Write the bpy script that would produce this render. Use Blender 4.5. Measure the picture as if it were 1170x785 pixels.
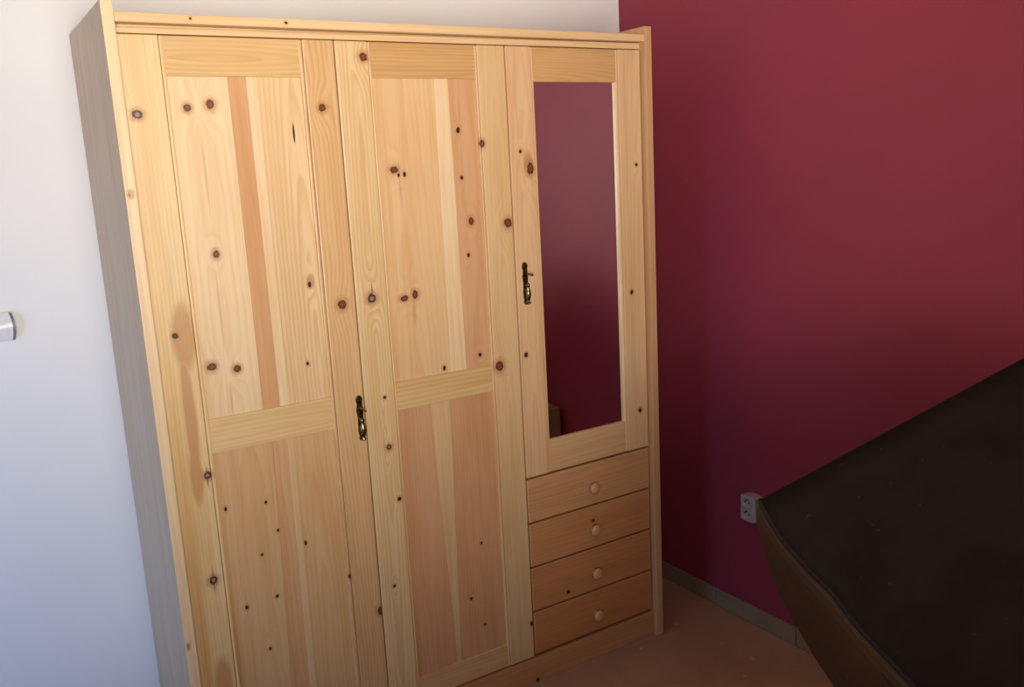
import bpy, bmesh, math, random
from mathutils import Vector, Matrix

for o in list(bpy.data.objects):
    bpy.data.objects.remove(o)
SC = bpy.context.scene
COL = SC.collection

# ------------------------------------------------------------------ camera
cam_d = bpy.data.cameras.new('camera')
cam = bpy.data.objects.new('camera', cam_d)
COL.objects.link(cam)
cam.location = (-0.3442, -2.067, 1.5402)
cam.rotation_euler = (1.3764, 0.0514, -0.5693)
cam_d.sensor_fit = 'HORIZONTAL'
cam_d.sensor_width = 36.0
cam_d.lens = 1022.13 / 1170.0 * 36.0
cam_d.clip_start = 0.02
SC.camera = cam

# ------------------------------------------------------------------ world, daylight, exposure
W = bpy.data.worlds.new('sky')
SC.world = W
W.use_nodes = True
W.node_tree.nodes['Background'].inputs[0].default_value = (0.50, 0.68, 1.0, 1)
W.node_tree.nodes['Background'].inputs[1].default_value = 0.08

def area(name, loc, rot, sx, sy, power, color, spread=180):
    d = bpy.data.lights.new(name, 'AREA')
    d.shape = 'RECTANGLE'
    d.size, d.size_y = sx, sy
    d.energy = power
    d.color = color
    d.spread = math.radians(spread)
    o = bpy.data.objects.new(name, d)
    COL.objects.link(o)
    o.location = loc
    o.rotation_euler = rot
    return o

R = math.radians
# sunlit ground outside throws warm light up through the window behind the camera
for yaw, pw in ((10, 3.4), (-14, 15), (-38, 8.0)):
    area('window_daylight', (-0.30, -2.70 - 0.002*yaw/10, 1.50), (R(90 + 13), 0, R(yaw)), 1.3, 1.1, pw, (1.0, 0.935, 0.85), 82)
# blue skylight through the door opening in the left wall
area('doorway_skylight', (-1.98, -0.80, 0.62), (0, R(-90), R(38)), 1.1, 0.8, 5.6, (0.27, 0.54, 1.08), 80)

SC.view_settings.view_transform = 'Standard'
SC.view_settings.look = 'None'
SC.view_settings.gamma = 1.0
SC.view_settings.use_curve_mapping = False
SC.view_settings.exposure = 0.10

# ------------------------------------------------------------------ helpers
def world(o):
    m = o.matrix_parent_inverse @ Matrix.Translation(o.location)
    return world(o.parent) @ m if o.parent else Matrix.Translation(o.location)

def link(name, me, parent=None, mat=None, smooth=False):
    o = bpy.data.objects.new(name, me)
    COL.objects.link(o)
    if mat and not me.materials:
        me.materials.append(mat)
    if smooth:
        for p in me.polygons:
            p.use_smooth = True
    if parent:
        o.parent = parent
        w = world(parent)
        o.matrix_parent_inverse = w.inverted()
    return o

def from_bm(name, bm, mat, parent=None, smooth=False):
    bmesh.ops.recalc_face_normals(bm, faces=bm.faces)
    me = bpy.data.meshes.new(name)
    bm.to_mesh(me)
    bm.free()
    return link(name, me, parent, mat, smooth)

def root(name, loc, label, cat, group=None):
    o = bpy.data.objects.new(name, None)
    COL.objects.link(o)
    o.location = loc
    o.empty_display_size = 0.05
    o['label'] = label
    o['category'] = cat
    if group:
        o['group'] = group
    return o

def add_box(bm, x0, x1, y0, y1, z0, z1, bev=0.0, seg=2):
    vs = [bm.verts.new(v) for v in ((x0,y0,z0),(x1,y0,z0),(x1,y1,z0),(x0,y1,z0),
                                    (x0,y0,z1),(x1,y0,z1),(x1,y1,z1),(x0,y1,z1))]
    fs = [bm.faces.new([vs[i] for i in f]) for f in
          ((0,3,2,1),(4,5,6,7),(0,1,5,4),(1,2,6,5),(2,3,7,6),(3,0,4,7))]
    if bev > 0:
        es = list({e for f in fs for e in f.edges})
        bmesh.ops.bevel(bm, geom=es, offset=bev, segments=seg, profile=0.6, affect='EDGES', clamp_overlap=True)

def box(name, mat, parent, x0, x1, y0, y1, z0, z1, bev=0.0, seg=2):
    bm = bmesh.new()
    add_box(bm, x0, x1, y0, y1, z0, z1, bev, seg)
    return from_bm(name, bm, mat, parent)

def prism(name, mat, parent, pts, y0, y1, bev=0.0):
    """polygon in x,z pushed from y0 to y1, front edges bevelled"""
    bm = bmesh.new()
    a = [bm.verts.new((x, y0, z)) for x, z in pts]
    b = [bm.verts.new((x, y1, z)) for x, z in pts]
    n = len(pts)
    front = bm.faces.new(a)
    bm.faces.new(b[::-1])
    for i in range(n):
        bm.faces.new((a[i], b[i], b[(i+1) % n], a[(i+1) % n]))
    if bev:
        bmesh.ops.bevel(bm, geom=list(front.edges), offset=bev, segments=2, profile=0.6, affect='EDGES', clamp_overlap=True)
    return from_bm(name, bm, mat, parent)

def lathe_bm(prof, axis='Y', n=20, centre=(0,0,0), squash=1.0):
    """prof: list of (radius, distance along axis)"""
    bm = bmesh.new()
    rings = []
    for r, t in prof:
        ring = []
        for k in range(n):
            a = 2*math.pi*k/n
            u, v = r*math.cos(a), r*math.sin(a)*squash
            p = {'Y': (u, t, v), 'Z': (u, v, t), 'X': (t, u, v)}[axis]
            ring.append(bm.verts.new((p[0]+centre[0], p[1]+centre[1], p[2]+centre[2])))
        rings.append(ring)
    for i in range(len(rings)-1):
        for k in range(n):
            bm.faces.new((rings[i][k], rings[i][(k+1) % n], rings[i+1][(k+1) % n], rings[i+1][k]))
    bm.faces.new(rings[0]); bm.faces.new(rings[-1])
    return bm

# ------------------------------------------------------------------ materials
class NT:
    def __init__(self, name):
        self.m = bpy.data.materials.new(name)
        self.m.use_nodes = True
        self.t = self.m.node_tree
        self.b = self.t.nodes['Principled BSDF']
    def n(self, typ, **kw):
        nd = self.t.nodes.new(typ)
        for k, v in kw.items():
            setattr(nd, k, v)
        return nd
    def put(self, sock, v):
        if v is None:
            return
        if hasattr(v, 'is_output'):
            self.t.links.new(v, sock)
        else:
            sock.default_value = v
    def math(self, op, a, b=None, c=None, clamp=False):
        nd = self.n('ShaderNodeMath', operation=op, use_clamp=clamp)
        self.put(nd.inputs[0], a); self.put(nd.inputs[1], b); self.put(nd.inputs[2], c)
        return nd.outputs[0]
    def vec(self, op, a, b=None, c=None):
        nd = self.n('ShaderNodeVectorMath', operation=op)
        self.put(nd.inputs[0], a); self.put(nd.inputs[1], b); self.put(nd.inputs[2], c)
        return nd.outputs['Value'] if op == 'LENGTH' else nd.outputs[0]
    def smooth(self, v, a, b, lo=0.0, hi=1.0):
        nd = self.n('ShaderNodeMapRange', interpolation_type='SMOOTHSTEP')
        self.put(nd.inputs['Value'], v)
        nd.inputs['From Min'].default_value = a; nd.inputs['From Max'].default_value = b
        nd.inputs['To Min'].default_value = lo; nd.inputs['To Max'].default_value = hi
        return nd.outputs[0]
    def noise(self, v, scale, detail=2.0, rough=0.5):
        nd = self.n('ShaderNodeTexNoise')
        self.put(nd.inputs['Vector'], v)
        nd.inputs['Scale'].default_value = scale
        nd.inputs['Detail'].default_value = detail
        nd.inputs['Roughness'].default_value = rough
        return nd.outputs['Fac']
    def mix(self, f, a, b, blend='MIX'):
        nd = self.n('ShaderNodeMix', data_type='RGBA', blend_type=blend)
        self.put(nd.inputs[0], f)
        self.put(nd.inputs[6], (*a, 1) if isinstance(a, tuple) else a)
        self.put(nd.inputs[7], (*b, 1) if isinstance(b, tuple) else b)
        return nd.outputs[2]
    def ramp(self, f, stops):
        nd = self.n('ShaderNodeValToRGB')
        self.put(nd.inputs[0], f)
        el = nd.color_ramp.elements
        while len(el) < len(stops):
            el.new(0.5)
        for e, (p, c) in zip(el, stops):
            e.position = p; e.color = (*c, 1)
        return nd.outputs[0]
    def bump(self, h, strength, dist=0.001):
        nd = self.n('ShaderNodeBump')
        nd.inputs['Strength'].default_value = strength
        nd.inputs['Distance'].default_value = dist
        self.put(nd.inputs['Height'], h)
        self.t.links.new(nd.outputs[0], self.b.inputs['Normal'])
    def finish(self, color, rough=0.5, metal=0.0, spec=0.5):
        self.put(self.b.inputs['Base Color'], (*color, 1) if isinstance(color, tuple) else color)
        self.put(self.b.inputs['Roughness'], rough)
        self.b.inputs['Metallic'].default_value = metal
        self.b.inputs['Specular IOR Level'].default_value = spec
        return self.m
    def obj(self):
        return self.n('ShaderNodeTexCoord').outputs['Object']

PALE = (0.76, 0.53, 0.285)
CREAM = (0.80, 0.59, 0.34)
ORANGE = (0.62, 0.335, 0.150)
PINK = (0.64, 0.36, 0.185)
TAN = (0.68, 0.43, 0.205)
YEL = (0.72, 0.49, 0.225)
_seed = [0]

def pine(name, axis='Z', tone=PALE, x0=0.0, h0=0.03, slope=0.02, a0=1.0, freq=110, contrast=0.35,
         knots=(), wob=0.02, late=None, rough=0.36, across=None, cw=0.03):
    """lacquered pine: growth rings round a pith beside the board, bent round the knots"""
    _seed[0] += 1
    sd = _seed[0] * 3.7
    t = NT(name)
    sep = t.n('ShaderNodeSeparateXYZ')
    t.t.links.new(t.obj(), sep.inputs[0])
    X, Y, Z = sep.outputs
    a = {'Z': Z, 'X': X}[axis]
    c = across and {'Y': Y, 'X': X, 'Z': Z}[across] or {'Z': X, 'X': Z}[axis]
    cv = t.n('ShaderNodeCombineXYZ')
    t.put(cv.inputs[0], c); t.put(cv.inputs[1], a); cv.inputs[2].default_value = sd
    V = cv.outputs[0]
    n_lo = t.noise(t.vec('MULTIPLY', V, (4.0, 1.5, 1.0)), 1.0, 3.0)
    n_mid = t.noise(t.vec('MULTIPLY', V, (26.0, 2.2, 1.0)), 1.0, 3.0, 0.6)
    n_fib = t.noise(t.vec('MULTIPLY', V, (420.0, 9.0, 1.0)), 1.0, 2.0)
    n_px = t.noise(t.vec('MULTIPLY', V, (90.0, 90.0, 1.0)), 1.0, 1.0)
    # ellipse distances
    flip = axis == 'X'
    D = {}
    n_hi = t.noise(t.vec('MULTIPLY', V, (330.0, 260.0, 1.0)), 1.0, 2.0)
    n_st = t.noise(t.vec('MULTIPLY', V, (75.0, 1.6, 3.0)), 1.0, 3.0, 0.6)
    pert = t.math('MULTIPLY_ADD', n_hi, 0.55, t.math('MULTIPLY_ADD', n_px, 0.55, 0.48))
    pert_s = t.math('MULTIPLY_ADD', n_st, 0.5, t.math('MULTIPLY_ADD', n_mid, 0.7, 0.42))
    bumps = None
    for (kx, kz, rx, rz, ty) in knots:
        cc, aa, rc, ra = (kz, kx, rz, rx) if flip else (kx, kz, rx, rz)
        ln = t.vec('LENGTH', t.vec('MULTIPLY_ADD', V, (1/rc, 1/ra, 0), (-cc/rc, -aa/ra, 0)))
        if ty in 'rdg':
            ln2 = t.vec('LENGTH', t.vec('MULTIPLY_ADD', V, (1/rc, .45/ra, 0), (-cc/rc, -.45*aa/ra, 0)))
            bq = t.smooth(ln2, 0.0, 4.0, 1.0 if ty != 'd' else .5, 0.0)
            bumps = bq if bumps is None else t.math('ADD', bumps, bq)
        ln = t.math('MULTIPLY', ln, pert if ty in 'rdg' else pert_s)
        D[ty] = ln if ty not in D else t.math('MINIMUM', D[ty], ln)
    # rings
    h = t.math('MULTIPLY_ADD', a, slope, h0 - slope*a0)
    h = t.math('ADD', h, t.math('MULTIPLY_ADD', n_lo, wob*2, -wob))
    if bumps is not None:
        h = t.math('MULTIPLY_ADD', bumps, 0.022, h)
    cx = t.math('ADD', c, t.math('MULTIPLY_ADD', n_lo, cw, -x0 - cw/2))
    g = t.math('SQRT', t.math('ADD', t.math('MULTIPLY', cx, cx), t.math('MULTIPLY', h, h)))
    fr = t.math('FRACT', t.math('MULTIPLY', g, float(freq)))
    ring = t.math('MULTIPLY', t.smooth(fr, 0.25, 0.88), t.smooth(fr, 0.90, 1.0, 1.0, 0.0))
    late = late or tuple(v*k for v, k in zip(tone, (0.80, 0.66, 0.50)))
    col = t.mix(t.math('MULTIPLY', t.math('MULTIPLY', ring, contrast*1.25), t.smooth(n_mid, 0.30, 0.62, 0.35, 1.0)), tone, late)
    warm = tuple(v*k for v, k in zip(tone, (0.90, 0.80, 0.68)))
    col = t.mix(t.smooth(n_mid, 0.42, 0.72, 0.0, 0.70), col, warm)
    col = t.mix(t.smooth(n_st, 0.50, 0.78, 0.0, 0.50), col, tuple(v*k for v, k in zip(tone, (0.82, 0.68, 0.54))))
    col = t.mix(t.smooth(n_lo, 0.52, 0.78, 0.0, 0.45), col, tuple(min(1, v*k) for v, k in zip(tone, (1.06, 1.10, 1.14))))
    val = t.math('MULTIPLY_ADD', n_fib, 0.16, 0.92)
    hs = t.n('ShaderNodeHueSaturation')
    t.put(hs.inputs['Value'], val); t.put(hs.inputs['Color'], col)
    col = hs.outputs[0]
    if 's' in D:
        col = t.mix(t.smooth(D['s'], 1.15, 0.6, 0, .80), col, (0.52, 0.255, 0.095))
    if 'v' in D:
        col = t.mix(t.smooth(D['v'], 1.1, 0.2, 0, .42), col, (0.42, 0.22, 0.09))
    halo = None
    for ty in 'rg':
        if ty in D:
            hq = t.smooth(D[ty], 2.5, 0.9, 0, .72)
            halo = hq if halo is None else t.math('MAXIMUM', halo, hq)
    if halo is not None:
        col = t.mix(halo, col, (0.47, 0.21, 0.080))
    if 'd' in D:
        col = t.mix(t.smooth(D['d'], 2.4, 0.9, 0, .50), col, (0.45, 0.23, 0.10))
    if 't' in D:
        col = t.mix(t.smooth(D['t'], 1.0, 0.25, 0, .75), col, (0.16, 0.07, 0.03))
    if 'r' in D:
        kc = t.ramp(D['r'], [(0, (0.24, 0.080, 0.030)), (.5, (0.17, 0.050, 0.020)), (.85, (0.075, 0.021, 0.010)), (1, (0.15, 0.055, 0.025))])
        col = t.mix(t.smooth(D['r'], 1.12, 0.85), col, kc)
    if 'd' in D:
        kd = t.ramp(D['d'], [(0, (0.06, 0.022, 0.012)), (.6, (0.03, 0.012, 0.008)), (1, (0.09, 0.04, 0.02))])
        col = t.mix(t.smooth(D['d'], 1.15, 0.75), col, kd)
    if 'g' in D:
        kg = t.ramp(D['g'], [(0, (0.42, 0.27, 0.20)), (.42, (0.27, 0.15, 0.10)), (.62, (0.035, 0.018, 0.012)), (1, (0.10, 0.05, 0.03))])
        col = t.mix(t.smooth(D['g'], 1.12, 0.88), col, kg)
    if 'k' in D:
        col = t.mix(t.smooth(D['k'], 1.0, 0.55), col, (0.05, 0.022, 0.012))
    t.bump(t.math('MULTIPLY_ADD', ring, 0.3, n_fib), 0.12, 0.0006)
    return t.finish(col, t.math('MULTIPLY_ADD', n_mid, 0.14, rough - 0.07), 0.0, 0.5)

def paint(name, color, rough=0.6, spec=0.35, mott=0.03, bump=0.15, scale=260):
    t = NT(name)
    v = t.obj()
    n1 = t.noise(v, 1.7, 3)
    n2 = t.noise(v, scale, 3, 0.6)
    col = t.mix(t.smooth(n1, .3, .7), tuple(c*(1-mott) for c in color), tuple(min(1, c*(1+mott)) for c in color))
    t.bump(n2, bump, 0.0008)
    return t.finish(col, rough, 0.0, spec)

def plain(name, color, rough=0.5, metal=0.0, spec=0.5, mott=0.1, scale=30, bump=0.0):
    t = NT(name)
    n1 = t.noise(t.obj(), scale, 4, 0.6)
    col = t.mix(t.smooth(n1, .3, .7), tuple(c*(1-mott) for c in color), tuple(min(1, c*(1+mott)) for c in color))
    if bump:
        t.bump(n1, bump, 0.001)
    return t.finish(col, rough, metal, spec)

M_WHITE = paint('white_paint', (0.80, 0.79, 0.78), 0.65)
M_RED = paint('raspberry_paint', (0.285, 0.040, 0.070), 0.58, 0.22, 0.04, 0.10)
M_CEIL = paint('ceiling_paint', (0.76, 0.70, 0.62), 0.8)

def floor_mat():
    t = NT('beige_floor_tile')
    v = t.obj()
    n1 = t.noise(v, 5, 4, .6); n2 = t.noise(v, 55, 3, .6); n3 = t.noise(v, 23, 1)
    col = t.mix(t.smooth(n1, .3, .7), (0.37, 0.215, 0.145), (0.43, 0.258, 0.180))
    col = t.mix(t.smooth(n2, .45, .8, 0, .18), col, (0.48, 0.32, 0.22))
    col = t.mix(t.smooth(n3, .72, .78, 0, .6), col, (0.60, 0.50, 0.42))
    t.bump(n2, 0.1, 0.001)
    return t.finish(col, 0.5, 0, 0.4)
M_FLOOR = floor_mat()
M_TILE = plain('skirting_tile_glaze', (0.27, 0.205, 0.130), 0.45, 0, 0.5, 0.10, 18)
M_GROUT = plain('grout', (0.34, 0.29, 0.23), 0.9, 0, 0.2, 0.15, 120)
M_FRAME = plain('white_window_plastic', (0.80, 0.80, 0.80), 0.4, 0, 0.5, 0.02)

# ------------------------------------------------------------------ room shell
XL, XR, YB, YF, ZC = -2.05, 1.767, 0.490, -2.80, 2.62
T = 0.12
def struct(o):
    o['kind'] = 'structure'
    return o
struct(box('floor', M_FLOOR, None, XL-T, XR+T, YF-T, YB+T, -0.10, 0.0))
struct(box('ceiling', M_CEIL, None, XL-T, XR+T, YF-T, YB+T, ZC, ZC+0.1))
struct(box('wall_back', M_WHITE, None, XL-T, XR+T, YB, YB+T, 0, ZC))
struct(box('wall_right', M_RED, None, XR, XR+T, YF-T, YB, 0, ZC))
# left wall with a door opening
DY0, DY1, DZ = -1.24, -0.36, 2.02
bm = bmesh.new()
add_box(bm, XL-T, XL, YF, DY0, 0, ZC)
add_box(bm, XL-T, XL, DY1, YB, 0, ZC)
add_box(bm, XL-T, XL, DY0, DY1, DZ, ZC)
struct(from_bm('wall_left', bm, M_WHITE))
bm = bmesh.new()
for y0, y1, z0, z1 in ((DY0, DY0+.05, 0, DZ), (DY1-.05, DY1, 0, DZ), (DY0+.05, DY1-.05, DZ-.05, DZ)):
    add_box(bm, XL-T-.01, XL+.012, y0, y1, z0, z1, .004)
struct(from_bm('door_1', bm, M_FRAME))
# wall behind the camera with a window
WX0, WX1, WZ0, WZ1 = -1.10, 0.50, 0.88, 2.16
bm = bmesh.new()
add_box(bm, XL-T, WX0, YF-T, YF, 0, ZC)
add_box(bm, WX1, XR, YF-T, YF, 0, ZC)
add_box(bm, WX0, WX1, YF-T, YF, 0, WZ0)
add_box(bm, WX0, WX1, YF-T, YF, WZ1, ZC)
struct(from_bm('wall_front', bm, M_RED))
bm = bmesh.new()
for x0, x1, z0, z1 in ((WX0, WX0+.06, WZ0, WZ1), (WX1-.06, WX1, WZ0, WZ1), (WX0, WX1, WZ0, WZ0+.06), (WX0, WX1, WZ1-.06, WZ1), (-.34, -.26, WZ0, WZ1)):
    add_box(bm, x0, x1, YF-T+.02, YF-T+.08, z0, z1, .004)
struct(from_bm('window_1', bm, M_FRAME))

# skirting of glazed tiles, butted with grout joints
TL, TJ, TH = 0.3515, 0.004, 0.062
bb = struct(box('baseboard_right', M_GROUT, None, XR-0.006, XR, YF, YB, 0, TH-0.002))
tile_me = None
y = 0.0355 + TL
k = 0
while y > YF + TL:
    y1 = min(y, YB) - TJ/2
    if tile_me is None or y > YB:
        o = box('tile', M_TILE, bb, XR-0.012, XR-0.004, y-TL+TJ/2, y1, 0.001, TH, 0.002)
    else:
        o = box('tile', M_TILE, bb, XR-0.012, XR-0.004, y-TL+TJ/2, y1, 0.001, TH, 0.002)
    y -= TL
bb2 = struct(box('baseboard_back', M_GROUT, None, XL, -0.004, YB-0.006, YB, 0, TH-0.002))
x = -0.006
while x > XL + TL:
    box('tile', M_TILE, bb2, x-TL+TJ, x, YB-0.012, YB-0.004, 0.001, TH, 0.002)
    x -= TL

# ------------------------------------------------------------------ wardrobe
Wd, H, Dp, TP = 1.482, 1.9208, 0.484, 0.0247
ward = root('wardrobe', (Wd/2, Dp/2, 0),
            'large knotty pine three-door wardrobe with mirror and four drawers against the white wall', 'wardrobe')

K = {}
K['d1_sl'] = [(0.0492, 1.6918, 0.0106, 0.0091, 'g'), (0.0687, 1.2069, 0.0070, 0.0075, 'd'), (0.1016, 0.8693, 0.0088, 0.0095, 'g'), (0.0861, 0.6094, 0.0096, 0.0105, 'g'), (0.0873, 1.2022, 0.0283, 0.0893, 's'), (0.0799, 1.0082, 0.0153, 0.184, 's'), (0.0777, 0.871, 0.0174, 0.0835, 's'), (0.0833, 0.3451, 0.0224, 0.077, 's'), (0.0861, 0.6094, 0.0034, 0.0566, 't'), (0.1010, 0.8651, 0.0034, 0.0378, 't')]
K['d1_u1'] = [(0.1561, 1.7053, 0.0078, 0.0086, 'r'), (0.2061, 1.7124, 0.0092, 0.0102, 'r'), (0.1818, 1.3797, 0.0074, 0.0091, 'r'), (0.1425, 1.1219, 0.0108, 0.0094, 'r'), (0.1997, 1.1083, 0.0087, 0.0089, 'r'), (0.1789, 1.5586, 0.0048, 0.1152, 'v'), (0.1763, 1.2611, 0.0039, 0.1107, 'v'), (0.1789, 1.0314, 0.004, 0.0459, 'v')]
K['d1_u4'] = [(0.3924, 1.6454, 0.0034, 0.03, 'k'), (0.3956, 1.2871, 0.0048, 0.0074, 'd'), (0.3719, 1.0929, 0.004, 0.0054, 'd'), (0.3984, 1.2932, 0.011, 0.019, 's')]
K['d1_sr'] = [(0.4649, 1.7025, 0.0092, 0.0093, 'r'), (0.4713, 1.2282, 0.011, 0.0122, 'r'), (0.5040, 0.3942, 0.01, 0.0124, 'r'), (0.4263, 0.5157, 0.0043, 0.0067, 'd')]
K['d1_lo'] = [(0.1351, 0.7743, 0.004, 0.0056, 'd'), (0.2326, 0.7671, 0.0038, 0.0048, 'd'), (0.2548, 0.6882, 0.0034, 0.0045, 'd'), (0.2091, 0.6365, 0.004, 0.0042, 'd'), (0.235, 0.5176, 0.005, 0.0053, 'd'), (0.1582, 0.5124, 0.0048, 0.0058, 'd'), (0.2032, 0.3847, 0.0043, 0.0046, 'd')]
K['d1_l4'] = [(0.321, 0.6361, 0.004, 0.0069, 'd')]
K['d2_sl'] = [(0.5809, 1.8206, 0.0105, 0.0102, 'r'), (0.5519, 1.2338, 0.0112, 0.0119, 'g'), (0.5538, 1.2559, 0.0033, 0.0265, 't'), (0.5654, 0.8381, 0.0074, 0.0078, 'g'), (0.5834, 0.6905, 0.006, 0.0063, 'd'), (0.5647, 0.9732, 0.0044, 0.0046, 'd'), (0.5487, 0.4515, 0.0048, 0.005, 'd')]
K['d2_u1'] = [(0.6437, 1.5494, 0.0111, 0.0086, 'r'), (0.6717, 1.5372, 0.0049, 0.007, 'd'), (0.6552, 1.5358, 0.0039, 0.0048, 'd'), (0.6449, 1.2213, 0.0114, 0.0077, 'r'), (0.6773, 1.2282, 0.0083, 0.0105, 'r'), (0.7479, 1.0197, 0.005, 0.0067, 'd'), (0.6573, 1.503, 0.0049, 0.0762, 'v'), (0.6714, 1.187, 0.0076, 0.0687, 'v')]
K['d2_u3'] = [(0.8351, 1.6428, 0.0057, 0.008, 'd'), (0.8377, 1.5203, 0.0053, 0.0059, 'd'), (0.8583, 1.4054, 0.0086, 0.0097, 'r'), (0.8439, 1.3154, 0.0051, 0.0061, 'd'), (0.8607, 1.0382, 0.0053, 0.0063, 'd'), (0.8407, 1.6837, 0.0026, 0.0486, 'v')]
K['d2_sr'] = [(0.901, 1.6063, 0.0081, 0.01, 'r'), (0.9693, 1.3921, 0.0125, 0.0128, 'r'), (0.9177, 0.9982, 0.0131, 0.0144, 'r'), (0.9802, 0.1954, 0.0062, 0.0084, 'd')]
K['d2_lo'] = [(0.8285, 0.4935, 0.0043, 0.0044, 'd'), (0.7849, 0.3351, 0.0057, 0.0053, 'd'), (0.8246, 0.2422, 0.0046, 0.0049, 'd')]
K['d3_sl'] = [(1.021, 1.5818, 0.0046, 0.0051, 'd'), (1.0511, 1.5359, 0.0104, 0.0177, 'r'), (1.0067, 1.0165, 0.0065, 0.0076, 'd'), (1.0435, 1.5504, 0.0173, 0.0329, 's')]
K['d3_sr'] = [(1.4304, 1.5295, 0.0051, 0.0051, 'd'), (1.4003, 1.1502, 0.0062, 0.0075, 'd'), (1.4216, 0.7741, 0.0068, 0.0079, 'd')]
K['dr2'] = [(1.223, 0.4599, 0.0064, 0.0054, 'd')]
K['dr3'] = [(1.1192, 0.2543, 0.0079, 0.0069, 'd')]
K['plinth'] = [(0.9898, 0.0083, 0.0076, 0.0075, 'd')]
K['crown'] = [(0.1779, 1.8898, 0.003, 0.0029, 'd'), (0.3893, 1.889, 0.0041, 0.0031, 'd')]
K['edge'] = [(0.0105, 1.5258, 0.0095, 0.0130, 's'), (0.0085, 1.524, 0.0030, 0.0060, 't'), (0.0069, 0.4725, 0.0060, 0.0130, 's'), (0.0069, 0.4725, 0.0030, 0.0090, 't')]

# carcass
M_SIDE = pine('pine_side', 'Z', (0.52, 0.355, 0.215), 0.10, 0.05, 0.015, 1, 90, 0.3, across='Y',
              knots=[(0.12, 1.83, .008, .012, 'v'), (0.30, 1.35, .006, .02, 'v'), (0.20, 1.0, .008, .012, 'v'), (0.33, 0.8, .005, .03, 'v'), (.14, .62, .006, .012, 'v')])
M_EDGE = pine('pine_edge', 'Z', CREAM, -0.05, 0.06, 0.01, 1, 70, 0.25, K['edge'])
M_CARC = pine('pine_carcass', 'X', PALE, 1.80, 0.04, 0.01, 0.7, 90, 0.3)
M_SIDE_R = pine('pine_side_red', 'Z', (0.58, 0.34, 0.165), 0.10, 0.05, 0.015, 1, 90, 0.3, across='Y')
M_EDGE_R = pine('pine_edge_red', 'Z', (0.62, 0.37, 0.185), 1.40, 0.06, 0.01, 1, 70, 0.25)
def side_panel(x0, x1, ms, me):
    bm = bmesh.new()
    add_box(bm, x0, x1, 0.0, Dp, 0.0, H, 0.002)
    o = from_bm('side_panel', bm, ms, ward)
    o.data.materials.append(me)
    for p in o.data.polygons:
        if p.normal.y < -0.3:
            p.material_index = 1
    return o
side_panel(0, TP, M_SIDE, M_EDGE)
side_panel(Wd-TP, Wd, M_SIDE_R, M_EDGE_R)
box('crown_rail', pine('pine_crown', 'X', PALE, 1.95, 0.03, 0.01, .7, 90, .25, K['crown']), ward, TP, Wd-TP, 0.001, 0.022, 1.878, 1.898, 0.0025)
prism('top_rail', M_CARC, ward, [(TP, 1.8595), (Wd-TP, 1.8595), (Wd-TP, 1.8770), (TP, 1.8712)], 0.0255, 0.043, 0.0015)
box('rail_backing', M_CARC, ward, TP, Wd-TP, 0.0435, 0.052, 1.8595, 1.8795)
box('top_panel', M_CARC, ward, TP, Wd-TP, 0.022, Dp-0.01, 1.880, 1.897)
box('back_panel', M_CARC, ward, TP, Wd-TP, Dp-0.012, Dp-0.006, 0.03, 1.88)
box('bottom_panel', M_CARC, ward, TP, Wd-TP, 0.048, Dp-0.012, 0.062, 0.080)
box('plinth', pine('pine_plinth', 'X', (.56, .29, .120), -0.03, 0.05, 0.02, 1, 80, .3, K['plinth']), ward, TP, Wd-TP, 0.017, 0.037, 0.0, 0.0815, 0.002)
box('partition', M_CARC, ward, 0.976, 0.994, 0.050, Dp-0.012, 0.08, 1.88)
box('shelf', M_CARC, ward, 0.994, Wd-TP, 0.050, Dp-0.012, 0.636, 0.654)

YS, YR, YP, YBK = 0.0200, 0.0230, 0.0280, 0.046   # stile, rail, panel fronts; door back
def stile(parent, x0, x1, z0, z1, mat, bead=0.0, side=1):
    """upright with a rounded bead along its inner edge"""
    bm = bmesh.new()
    if side > 0:
        add_box(bm, x0, x1-bead-.0008, YS, YBK-.001, z0, z1, 0.0028)
        add_box(bm, x1-bead, x1, YS+.0012, YBK-.002, z0+.0005, z1-.0005, 0.0030)
    else:
        add_box(bm, x0+bead+.0008, x1, YS, YBK-.001, z0, z1, 0.0028)
        add_box(bm, x0, x0+bead, YS+.0012, YBK-.002, z0+.0005, z1-.0005, 0.0030)
    return from_bm('stile', bm, mat, parent)
def rail(parent, x0, x1, z0, z1, mat):
    return box('rail', mat, parent, x0-.004, x1+.004, YR, YBK-.002, z0, z1, 0.0028)
def pboard(parent, pts, mat):
    return prism('panel_board', mat, parent, pts, YP, YP+0.010, 0.0006)
def quad(xa0, xa1, xb0, xb1, z0, z1):     # bottom x pair, top x pair
    return [(xa0, z0), (xa1, z0), (xb1, z1), (xb0, z1)]
def core(x0, x1, z0, z1, cut=None):
    o = box('door', M_CARC, ward, x0+.004, x1-.004, YP+0.0105, YBK+.001, z0+.004, z1-.004)
    return o

ZT, ZB = 1.857, 0.086
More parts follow.
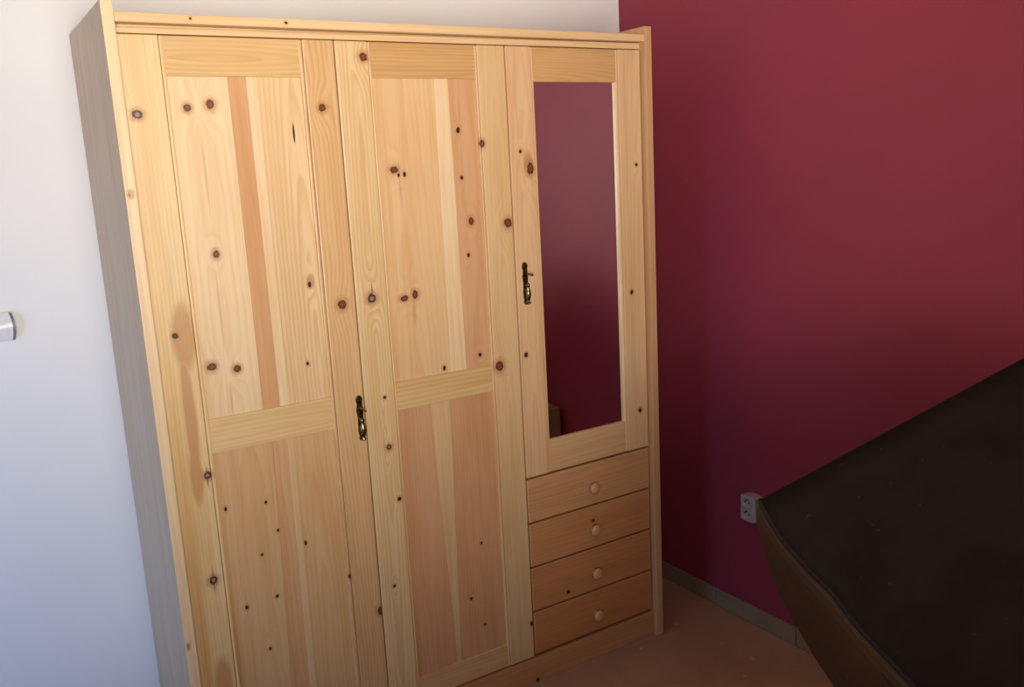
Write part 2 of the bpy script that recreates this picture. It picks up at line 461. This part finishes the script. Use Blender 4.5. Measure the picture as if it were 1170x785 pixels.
# ---- left door
d1 = core(0.0262, 0.5062, ZB, ZT)
a, b, c_, d_ = 0.0262, 0.1195, 0.4205, 0.5062
stile(d1, a, b, ZB, ZT, pine('pine_d1_stile_l', 'Z', (.78, .56, .28), 0.135, 0.02, 0.035, 1.45, 120, .38, K['d1_sl']), 0.0085, 1)
stile(d1, c_, d_, ZB, ZT, pine('pine_d1_stile_r', 'Z', TAN, 0.40, 0.04, 0.03, 1.0, 110, .62, K['d1_sr']), 0.0085, -1)
rail(d1, b, c_, 1.772, ZT, pine('pine_d1_rail_top', 'X', (0.66, 0.43, 0.185), 1.812, 0.0, 0.085, .24, 105, .62, wob=.004, cw=.006))
rail(d1, b, c_, 0.9155, 0.9995, pine('pine_d1_rail_mid', 'X', (.74, .52, .25), 0.950, 0.0, 0.06, .15, 90, .30, wob=.006, cw=.01))
rail(d1, b, c_, ZB, 0.156, pine('pine_d1_rail_bot', 'X', TAN, 0.10, 0.03, 0.03, .25, 120, .4))
z0, z1 = 0.995, 1.777
p = d1
pboard(p, quad(b-.005, .2508, b-.005, .2508, z0, z1), pine('pine_d1_u1', 'Z', CREAM, .185, .03, .03, 1.3, 70, .30, K['d1_u1']))
pboard(p, quad(.2510, .2922, .2510, .2922, z0, z1), pine('pine_d1_u2', 'Z', ORANGE, .20, .06, .01, 1.3, 80, .15))
pboard(p, quad(.2924, .3155, .2924, .3165, z0, z1), pine('pine_d1_u3', 'Z', CREAM, .20, .06, .01, 1.3, 60, .15))
pboard(p, quad(.3157, c_+.005, .3167, c_+.005, z0, z1), pine('pine_d1_u4', 'Z', PALE, .40, .03, .04, 1.7, 105, .55, K['d1_u4'], late=(.52, .29, .12)))
z0, z1 = 0.150, 0.920
lo = pine('pine_d1_l1', 'Z', TAN, .20, .04, .03, .5, 90, .3, K['d1_lo'])
pboard(p, quad(b-.005, .2440, b-.005, .2640, z0, z1), lo)
pboard(p, quad(.2442, .2918, .2642, .3003, z0, z1), pine('pine_d1_l2', 'Z', (.66, .385, .185), .20, .05, .02, .5, 90, .3, K['d1_lo']))
pboard(p, quad(.2920, .3105, .3005, .3180, z0, z1), pine('pine_d1_l3', 'Z', (.72, .49, .25), .25, .05, .01, .5, 60, .2))
pboard(p, quad(.3107, c_+.005, .3182, c_+.005, z0, z1), pine('pine_d1_l4', 'Z', TAN, .36, .03, .03, .9, 100, .35, K['d1_l4']))

# ---- middle door
d2 = core(0.5092, 0.9845, ZB, ZT)
a, b, c_, d_ = 0.5092, 0.6005, 0.8935, 0.9845
stile(d2, a, b, ZB, ZT, pine('pine_d2_stile_l', 'Z', (.73, .52, .27), 0.555, 0.006, 0.030, 1.25, 130, .68, K['d2_sl'], wob=.015), 0.006, 1)
stile(d2, c_, d_, ZB, ZT, pine('pine_d2_stile_r', 'Z', (.70, .48, .245), 0.945, 0.012, 0.02, 0.75, 130, .25, K['d2_sr'], wob=.012), 0.006, -1)
rail(d2, b, c_, 1.772, ZT, pine('pine_d2_rail_top', 'X', (0.60, 0.365, 0.155), 1.74, 0.03, 0.02, .7, 120, .6, wob=.02))
rail(d2, b, c_, 0.929, 1.006, pine('pine_d2_rail_mid', 'X', (.68, .46, .21), 0.962, 0.004, 0.03, .75, 90, .7, wob=.008, cw=.012))
rail(d2, b, c_, ZB, 0.156, pine('pine_d2_rail_bot', 'X', TAN, 0.11, 0.01, 0.03, .6, 110, .45))
z0, z1 = 1.001, 1.777
p = d2
pboard(p, quad(b-.005, .7677, b-.005, .7733, z0, z1), pine('pine_d2_u1', 'Z', (.73, .475, .245), .66, .04, .03, 1.2, 80, .25, K['d2_u1']))
pboard(p, quad(.7679, .8165, .7735, .8135, z0, z1), pine('pine_d2_u2', 'Z', CREAM, .75, .05, .01, 1.2, 70, .25))
pboard(p, quad(.8167, c_+.005, .8137, c_+.005, z0, z1), pine('pine_d2_u3', 'Z', PINK, .86, .03, .02, 1.2, 90, .25, K['d2_u3']))
z0, z1 = 0.150, 0.934
pboard(p, quad(b-.005, .7279, b-.005, .6974, z0, z1), pine('pine_d2_l1', 'Z', PINK, .645, .008, .025, .95, 120, .35, wob=.01))
pboard(p, quad(.7281, .7404, .6976, .7588, z0, z1), pine('pine_d2_l2', 'Z', (.68, .455, .235), .65, .06, .01, .95, 60, .2))
pboard(p, quad(.7406, c_+.005, .7590, c_+.005, z0, z1), pine('pine_d2_l3', 'Z', (.62, .335, .165), .83, .008, .025, .95, 110, .3, K['d2_lo'], wob=.01))

# ---- right door with the mirror
ZB3 = 0.6505
d3 = core(0.9885, 1.4530, ZB3, ZT)
a, b, c_, d_ = 0.9885, 1.0760, 1.3635, 1.4530
stile(d3, a, b, ZB3, ZT, pine('pine_d3_stile_l', 'Z', (.72, .47, .255), 1.03, 0.012, 0.035, 0.78, 110, .4, K['d3_sl']), 0.006, 1)
stile(d3, c_, d_, ZB3, ZT, pine('pine_d3_stile_r', 'Z', (.72, .475, .255), 1.45, 0.03, 0.03, 1.0, 110, .35, K['d3_sr']), 0.006, -1)
rail(d3, b, c_, 1.7655, ZT, pine('pine_d3_rail_top', 'X', (0.60, 0.36, 0.155), 1.77, 0.02, 0.05, 1.2, 140, .5))
rail(d3, b, c_, ZB3, 0.748, pine('pine_d3_rail_bot', 'X', (.68, .43, .21), 0.70, 0.02, 0.03, 1.2, 80, .3))
t = NT('mirror_glass')
M_MIR = t.finish((0.84, 0.85, 0.86), 0.02, 1.0)
mi = box('mirror', M_MIR, d3, b-.006, c_+.006, 0.0318, 0.0362, 0.742, 1.771, 0.0012, 1)
mi['label'] = 'tall silvered mirror pane'
d3['label'] = 'right door framing a tall mirror'

# ---- antique brass handles with keys
def brass_mat():
    t = NT('antique_brass')
    n = t.noise(t.obj(), 160, 3, .6)
    col = t.mix(t.smooth(n, .35, .65), (0.06, 0.038, 0.018), (0.36, 0.26, 0.12))
    t.bump(n, 0.3, 0.001)
    return t.finish(col, 0.28, 1.0)
M_BRASS = brass_mat()
def handle(door, x, zc):
    F = 1.3
    # ornate escutcheon: narrow plate with waisted outline
    prof = [(-.0595, .0018), (-.057, .0050), (-.052, .0062), (-.047, .0040), (-.042, .0058), (-.030, .0066), (-.012, .0058),
            (.000, .0050), (.010, .0062), (.020, .0070), (.030, .0058), (.037, .0046), (.044, .0066), (.051, .0070), (.056, .0050), (.0595, .0018)]
    pts = [(x - w*F, zc + z) for z, w in prof] + [(x + w*F, zc + z) for z, w in reversed(prof)]
    prism('escutcheon', M_BRASS, door, pts, YS-0.0035, YS+0.001, 0.0012)
    # drop pull: turned baluster in front of the plate's lower half
    r = [(.0012, -.0580), (.0052, -.0560), (.0058, -.0530), (.0030, -.0500), (.0044, -.0450), (.0068, -.0350), (.0072, -.0280), (.0058, -.0180),
         (.0034, -.0100), (.0050, -.0060), (.0056, -.0030), (.0036, .0005), (.0014, .0030)]
    bm = lathe_bm([(rr*1.15, zc + zz) for rr, zz in r], 'Z', 14, (x, YS-0.0135, 0))
    from_bm('pull', bm, M_BRASS, door, True)
    # pivot stub joining the pull to the plate
    bm = lathe_bm([(.0040, YS-.0130), (.0040, YS-.001)], 'Y', 10, (x, 0, zc-.004))
    from_bm('pull_pivot', bm, M_BRASS, door, True)
    bm = lathe_bm([(.0018, YS-.0125), (.0030, YS-.0100), (.0026, YS-.001)], 'Y', 10, (x, 0, zc-.053))
    from_bm('pull_rest', bm, M_BRASS, door, True)
    # key: shaft with collar and oval bow
    bm = lathe_bm([(.0022, YS-.001), (.0022, YS-.014), (.0036, YS-.015), (.0036, YS-.017), (.0020, YS-.018), (.0018, YS-.024)], 'Y', 10, (x, 0, zc+.027))
    q = lathe_bm([(.0012, -.0020), (.0065, -.0016), (.0080, 0), (.0065, .0016), (.0012, .0020)], 'X', 14)
    for v in q.verts:
        v.co = Vector((v.co.x + x, YS - 0.034 + v.co.y*1.55, zc + .027 + v.co.z*.55))
    me = bpy.data.meshes.new('tmp'); q.to_mesh(me); q.free(); bm.from_mesh(me); bpy.data.meshes.remove(me)
    from_bm('key', bm, M_BRASS, door, True)
handle(d1, 0.4925, 0.9325)
handle(d3, 1.0155, 1.2200)

# ---- drawers
M_KNOB = pine('pine_knob', 'X', (0.60, 0.31, 0.13), 0.0, 0.02, 0.01, 0, 120, .3)
knob_me = None
dz = [(0.5115, 0.6445), (0.3725, 0.5065), (0.2300, 0.3675), (0.0900, 0.2250)]
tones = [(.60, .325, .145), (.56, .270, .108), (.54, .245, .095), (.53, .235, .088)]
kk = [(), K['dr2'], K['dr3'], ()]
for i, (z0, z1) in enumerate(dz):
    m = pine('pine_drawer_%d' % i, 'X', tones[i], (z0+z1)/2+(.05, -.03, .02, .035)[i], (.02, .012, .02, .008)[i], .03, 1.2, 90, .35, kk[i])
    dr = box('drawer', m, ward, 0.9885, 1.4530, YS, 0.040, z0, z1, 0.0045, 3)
    box('drawer_box', M_CARC, dr, 1.005, 1.437, 0.041, 0.40, z0+.012, z1-.02)
    if knob_me is None:
        prof = [(.0085, .003), (.0085, -.004), (.0095, -.009), (.0150, -.013), (.0182, -.018), (.0180, -.022), (.0150, -.0255), (.0085, -.0275), (.002, -.028)]
        bm = lathe_bm(prof, 'Y', 22)
        bmesh.ops.recalc_face_normals(bm, faces=bm.faces)
        knob_me = bpy.data.meshes.new('knob'); bm.to_mesh(knob_me); bm.free()
        knob_me.materials.append(M_KNOB)
        for pz in knob_me.polygons:
            pz.use_smooth = True
    kn = link('knob', knob_me, dr)
    kn.location = (1.2205, YS, (z0+z1)/2 - (.008, .006, .008, .008)[i])

# ------------------------------------------------------------------ double socket on the red wall
M_PLAST = plain('ivory_plastic', (0.46, 0.40, 0.37), 0.35, 0, 0.5, 0.03)
M_HOLE = plain('socket_hole', (0.02, 0.018, 0.018), 0.6, 0, 0.3, 0.05)
M_LILAC = plain('lilac_plastic', (0.42, 0.40, 0.46), 0.4, 0, 0.5, 0.03)  # lilac-grey colour for the strip near the housing top
SY0, SY1, SZ0, SZ1, SX = -0.168, -0.104, 0.3745, 0.4600, XR-0.034
sock = root('wall_socket', (XR, (SY0+SY1)/2, SZ0), 'small pale double power socket low on the red wall beside the tipped sofa', 'socket')
bm = bmesh.new()
n = 8
pts = []
for i in range(n+1):
    u = i/n
    pts.append((SY0 + (SY1-SY0)*u, SZ0 - 0.0 + 0.004*(1-(2*u-1)**2)*-1))
for i in range(n+1):
    u = 1-i/n
    pts.append((SY0 + (SY1-SY0)*u, SZ1 - 0.006 + 0.006*(1-(2*u-1)**2)))
fa = [bm.verts.new((SX, yy, zz)) for yy, zz in pts]
fb = [bm.verts.new((XR-0.0005, yy, zz)) for yy, zz in pts]
f0 = bm.faces.new(fa); bm.faces.new(fb[::-1])
for i in range(len(pts)):
    j = (i+1) % len(pts)
    bm.faces.new((fa[i], fb[i], fb[j], fa[j]))
bmesh.ops.bevel(bm, geom=list(f0.edges), offset=.004, segments=2, profile=.6, affect='EDGES', clamp_overlap=True)
from_bm('housing', bm, M_PLAST, sock)
box('top_band', M_LILAC, sock, SX-.0012, XR-.006, SY0+.004, SY1-.004, SZ1-.0115, SZ1-.0065, .001)
for zc in (0.4405-.006, 0.3975-.002):
    yc = (SY0+SY1)/2 + 0.004
    bm = lathe_bm([(.0195, SX+.0004), (.0195, SX-.0022), (.0172, SX-.0030), (.0160, SX-.0006), (.0158, SX-.0002)], 'X', 24, (0, yc, zc))
    oo = from_bm('outlet', bm, M_PLAST, sock, True)
    for s in (-1, 1):
        hb = lathe_bm([(.0027, SX-.0010), (.0027, SX+.0002)], 'X', 10, (0, yc+s*.0095, zc))
        from_bm('pin_hole', hb, M_HOLE, oo)
    hb = lathe_bm([(.0024, SX-.008), (.0024, SX)], 'X', 10, (0, yc, zc+.009))
    from_bm('earth_pin', hb, M_BRASS, oo)

# ------------------------------------------------------------------ light switch on the white wall
sw = root('light_switch', (-0.262, YB, 1.183), 'pale light switch on the white wall at the left edge of the photo', 'switch')
M_SW = plain('switch_plastic', (0.78, 0.77, 0.77), 0.22, 0, 0.5, 0.02)
M_SWB = plain('switch_edge_shade', (0.17, 0.19, 0.29), 0.35, 0, 0.5, 0.03)  # bluish shade of the rounded switch edge, put into the colour
def arched(name, mat, x0, x1, z0, z1, y_edge, y_mid, b0=0.0, b1=0.0):
    bm = bmesh.new()
    n = 14
    A, B = [], []
    for i in range(n+1):
        u = i/n
        z = z0 + (z1-z0)*u
        y = y_edge + (y_mid-y_edge)*(1-(2*u-1)**2)
        q = 1-(2*u-1)**2
        A.append(bm.verts.new((x0+b0*q, y, z))); B.append(bm.verts.new((x1+b1*q, y, z)))
    A2 = [bm.verts.new((x0, YB-.0005, z0)), bm.verts.new((x0, YB-.0005, z1))]
    B2 = [bm.verts.new((x1, YB-.0005, z0)), bm.verts.new((x1, YB-.0005, z1))]
    for i in range(n):
        bm.faces.new((A[i], B[i], B[i+1], A[i+1]))
    bm.faces.new(A + [A2[1], A2[0]]); bm.faces.new(B + [B2[1], B2[0]])
    bm.faces.new((A[0], B[0], B2[0], A2[0])); bm.faces.new((A[-1], B[-1], B2[1], A2[1]))
    bm.faces.new((A2[0], B2[0], B2[1], A2[1]))
    return from_bm(name, bm, mat, sw)
ZS0, ZS1 = 1.178, 1.250
arched('housing', M_SW, -0.2985, -0.2285, ZS0, ZS1, YB-.010, YB-.022, -.005, .005)
arched('edge_shade', M_SWB, -0.2283, -0.2220, ZS0+.001, ZS1-.001, YB-.008, YB-.019, .005, .005)  # dark blue strips paint the shade where the edges round off
arched('edge_shade', M_SWB, -0.3050, -0.2987, ZS0+.001, ZS1-.001, YB-.008, YB-.019, -.005, -.005)
arched('rocker', M_SW, -0.291, -0.236, ZS0+.017, ZS1-.017, YB-.0205, YB-.0255)

# ------------------------------------------------------------------ tipped sofa, underside towards the camera
E1 = Vector((.8372, -.3764, .3968)).normalized()
E2 = Vector((-.2296, -.9003, -.3698)).normalized()
E3 = E1.cross(E2).normalized()
P0 = Vector((0.8201, -1.0128, 0.9334))
def S(a, b, c):
    return P0 + E1*a + E2*b + E3*c
L1, L2, L3 = 0.60, 0.60, 0.85
def leather():
    t = NT('brown_leather')
    v = t.obj()
    n1 = t.noise(v, 6, 3); n2 = t.noise(v, 180, 3, .6)
    col = t.mix(t.smooth(n1, .3, .7), (0.058, 0.030, 0.015), (0.076, 0.041, 0.021))
    t.bump(n2, .25, .001)
    return t.finish(col, 0.6, 0, .25)
def cloth():
    t = NT('black_dust_cloth')
    v = t.obj()
    n1 = t.noise(v, 900, 2, .7); n2 = t.noise(v, 9, 4, .6); n3 = t.noise(v, 75, 1)
    col = t.mix(t.smooth(n2, .3, .7), (0.0130, 0.0072, 0.0050), (0.0190, 0.0105, 0.0075))
    col = t.mix(t.smooth(n3, .74, .80, 0, .5), col, (0.05, 0.035, 0.03))
    t.bump(n1, .4, .001)
    return t.finish(col, 0.95, 0, .15)
M_LEATH, M_CLOTH = leather(), cloth()
M_PIPE = plain('black_piping', (0.009, 0.006, 0.005), 0.7, 0, .3, .1)
sofa = root('tipped_sofa', tuple(S(0, L2, L3)), 'dark brown sofa tipped up with its black underside cloth facing the camera', 'sofa')
prof = [(0.0, 0.002), (.012, -.007), (.03, -.013), (.055, -.0166), (.095, -.0175), (.158, -.0187), (.2275, -.0168), (.295, -.0137), (.36, -.006),
        (.4366, .0028), (.5654, .0206), (.70, .043), (.80, .062), (L3, .075)]
def pipe_off(bb_):
    tab = [(0, 0), (.02, -.006), (.09, -.014), (.16, -.0115), (.224, -.004), (.296, -.006), (.407, .004), (L2, .004)]
    for (u0, v0), (u1, v1) in zip(tab, tab[1:]):
        if bb_ <= u1:
            return v0 + (v1-v0)*(bb_-u0)/(u1-u0)
    return tab[-1][1]
bm = bmesh.new()
rings = []
NB = 12
for w, o_ in prof:
    wr = min(1, w/.16)
    ring = []
    inset = .012*(1-min(1, w/.03))
    back = -.012*math.sin(min(1, w/.3)*math.pi)        # far side swells a little
    for i in range(NB+1):
        bq = L2*i/NB
        off = o_ + pipe_off(bq)*(1-wr)
        ring.append(bm.verts.new(S(off, max(bq, 0) if i else 0.0, w)))
    for i in range(NB+1):
        bq = L2*(1-i/NB)
        ring.append(bm.verts.new(S(L1 - max(0, o_)*.3, bq, w)))
    rings.append(ring)
for r0, r1 in zip(rings, rings[1:]):
    m = len(r0)
    for i in range(m):
        bm.faces.new((r0[i], r0[(i+1) % m], r1[(i+1) % m], r1[i]))
bm.faces.new(rings[0]); bm.faces.new(rings[-1])
from_bm('body', bm, M_LEATH, sofa)
# underside cloth, slightly slack
random.seed(4)
bm = bmesh.new()
NX, NY = 26, 14
top, bot = [], []
for i in range(NX+1):
    ra, rb = [], []
    for j in range(NY+1):
        u, v = i/NX, j/NY
        bq = .004 + (L2-.008)*v
        lo_ = pipe_off(bq) + .004
        aq = lo_ + (L1-.004-lo_)*u
        sag = .004*math.sin(5.2*u+1.1)*math.sin(4.1*v+.4) * min(1, 12*u)*min(1, 12*v)*min(1, 12*(1-u))*min(1, 12*(1-v))
        ra.append(bm.verts.new(S(aq, bq, -.005+sag)))
        rb.append(bm.verts.new(S(aq, bq, .002)))
    top.append(ra); bot.append(rb)
for i in range(NX):
    for j in range(NY):
        bm.faces.new((top[i][j], top[i+1][j], top[i+1][j+1], top[i][j+1]))
for i in range(NX):
    for j in (0, NY):
        bm.faces.new((top[i][j], top[i+1][j], bot[i+1][j], bot[i][j]))
for j in range(NY):
    for i in (0, NX):
        bm.faces.new((top[i][j], top[i][j+1], bot[i][j+1], bot[i][j]))
cl = from_bm('underside_cloth', bm, M_CLOTH, sofa, True)
cl['label'] = 'black dust cloth stretched over the underside'
# piping round the cloth
def tube(name, pts, r, mat, parent, n=8):
    bm = bmesh.new()
    rings = []
    for i, p in enumerate(pts):
        d = (pts[min(i+1, len(pts)-1)] - pts[max(i-1, 0)]).normalized()
        u = d.cross(E3).normalized(); v = d.cross(u)
        rings.append([bm.verts.new(p + u*r*math.cos(2*math.pi*k/n) + v*r*math.sin(2*math.pi*k/n)) for k in range(n)])
    for a_, b_ in zip(rings, rings[1:]):
        for k in range(n):
            bm.faces.new((a_[k], a_[(k+1) % n], b_[(k+1) % n], b_[k]))
    bm.faces.new(rings[0]); bm.faces.new(rings[-1])
    return from_bm(name, bm, mat, parent, True)
tube('piping', [S(pipe_off(L2*i/40)+.001, L2*i/40, -.002) for i in range(41)], .0045, M_PIPE, sofa)
tube('piping', [S(L1*i/20, .002, -.001) for i in range(21)], .003, M_PIPE, sofa)
tube('piping', [S(L1*i/20, L2-.002, -.001) for i in range(21)], .003, M_PIPE, sofa)
# lower seam running along the leather side, under the piping
tube('side_seam', [S(-.012, .05 + (L2-.06)*i/20, .030) for i in range(21)], .0018, M_PIPE, sofa)

# ------------------------------------------------------------------ cardboard box by the red wall (seen in the mirror)
M_CARD = plain('cardboard', (0.26, 0.145, 0.075), 0.8, 0, .2, .08, 14)
M_TAPE = plain('packing_tape', (0.34, 0.22, 0.12), 0.3, 0, .5, .05)
bx = root('cardboard_box', (1.61, -0.92, 0), 'tall brown cardboard box by the red wall, visible only in the mirror', 'box')
X0, X1, Y0, Y1, ZH = 1.56, 1.728, -0.955, -0.83, 0.545
box('carton', M_CARD, bx, X0, X1, Y0, Y1, 0.001, ZH, .004)
box('flap', M_CARD, bx, X0+.001, X1-.001, Y0, (Y0+Y1)/2-.001, ZH+.0003, ZH+.004, .001)
box('flap', M_CARD, bx, X0+.001, X1-.001, (Y0+Y1)/2+.001, Y1, ZH+.0003, ZH+.004, .001)
box('tape_strip', M_TAPE, bx, X0, X1, (Y0+Y1)/2-.022, (Y0+Y1)/2+.022, ZH+.0042, ZH+.0048)
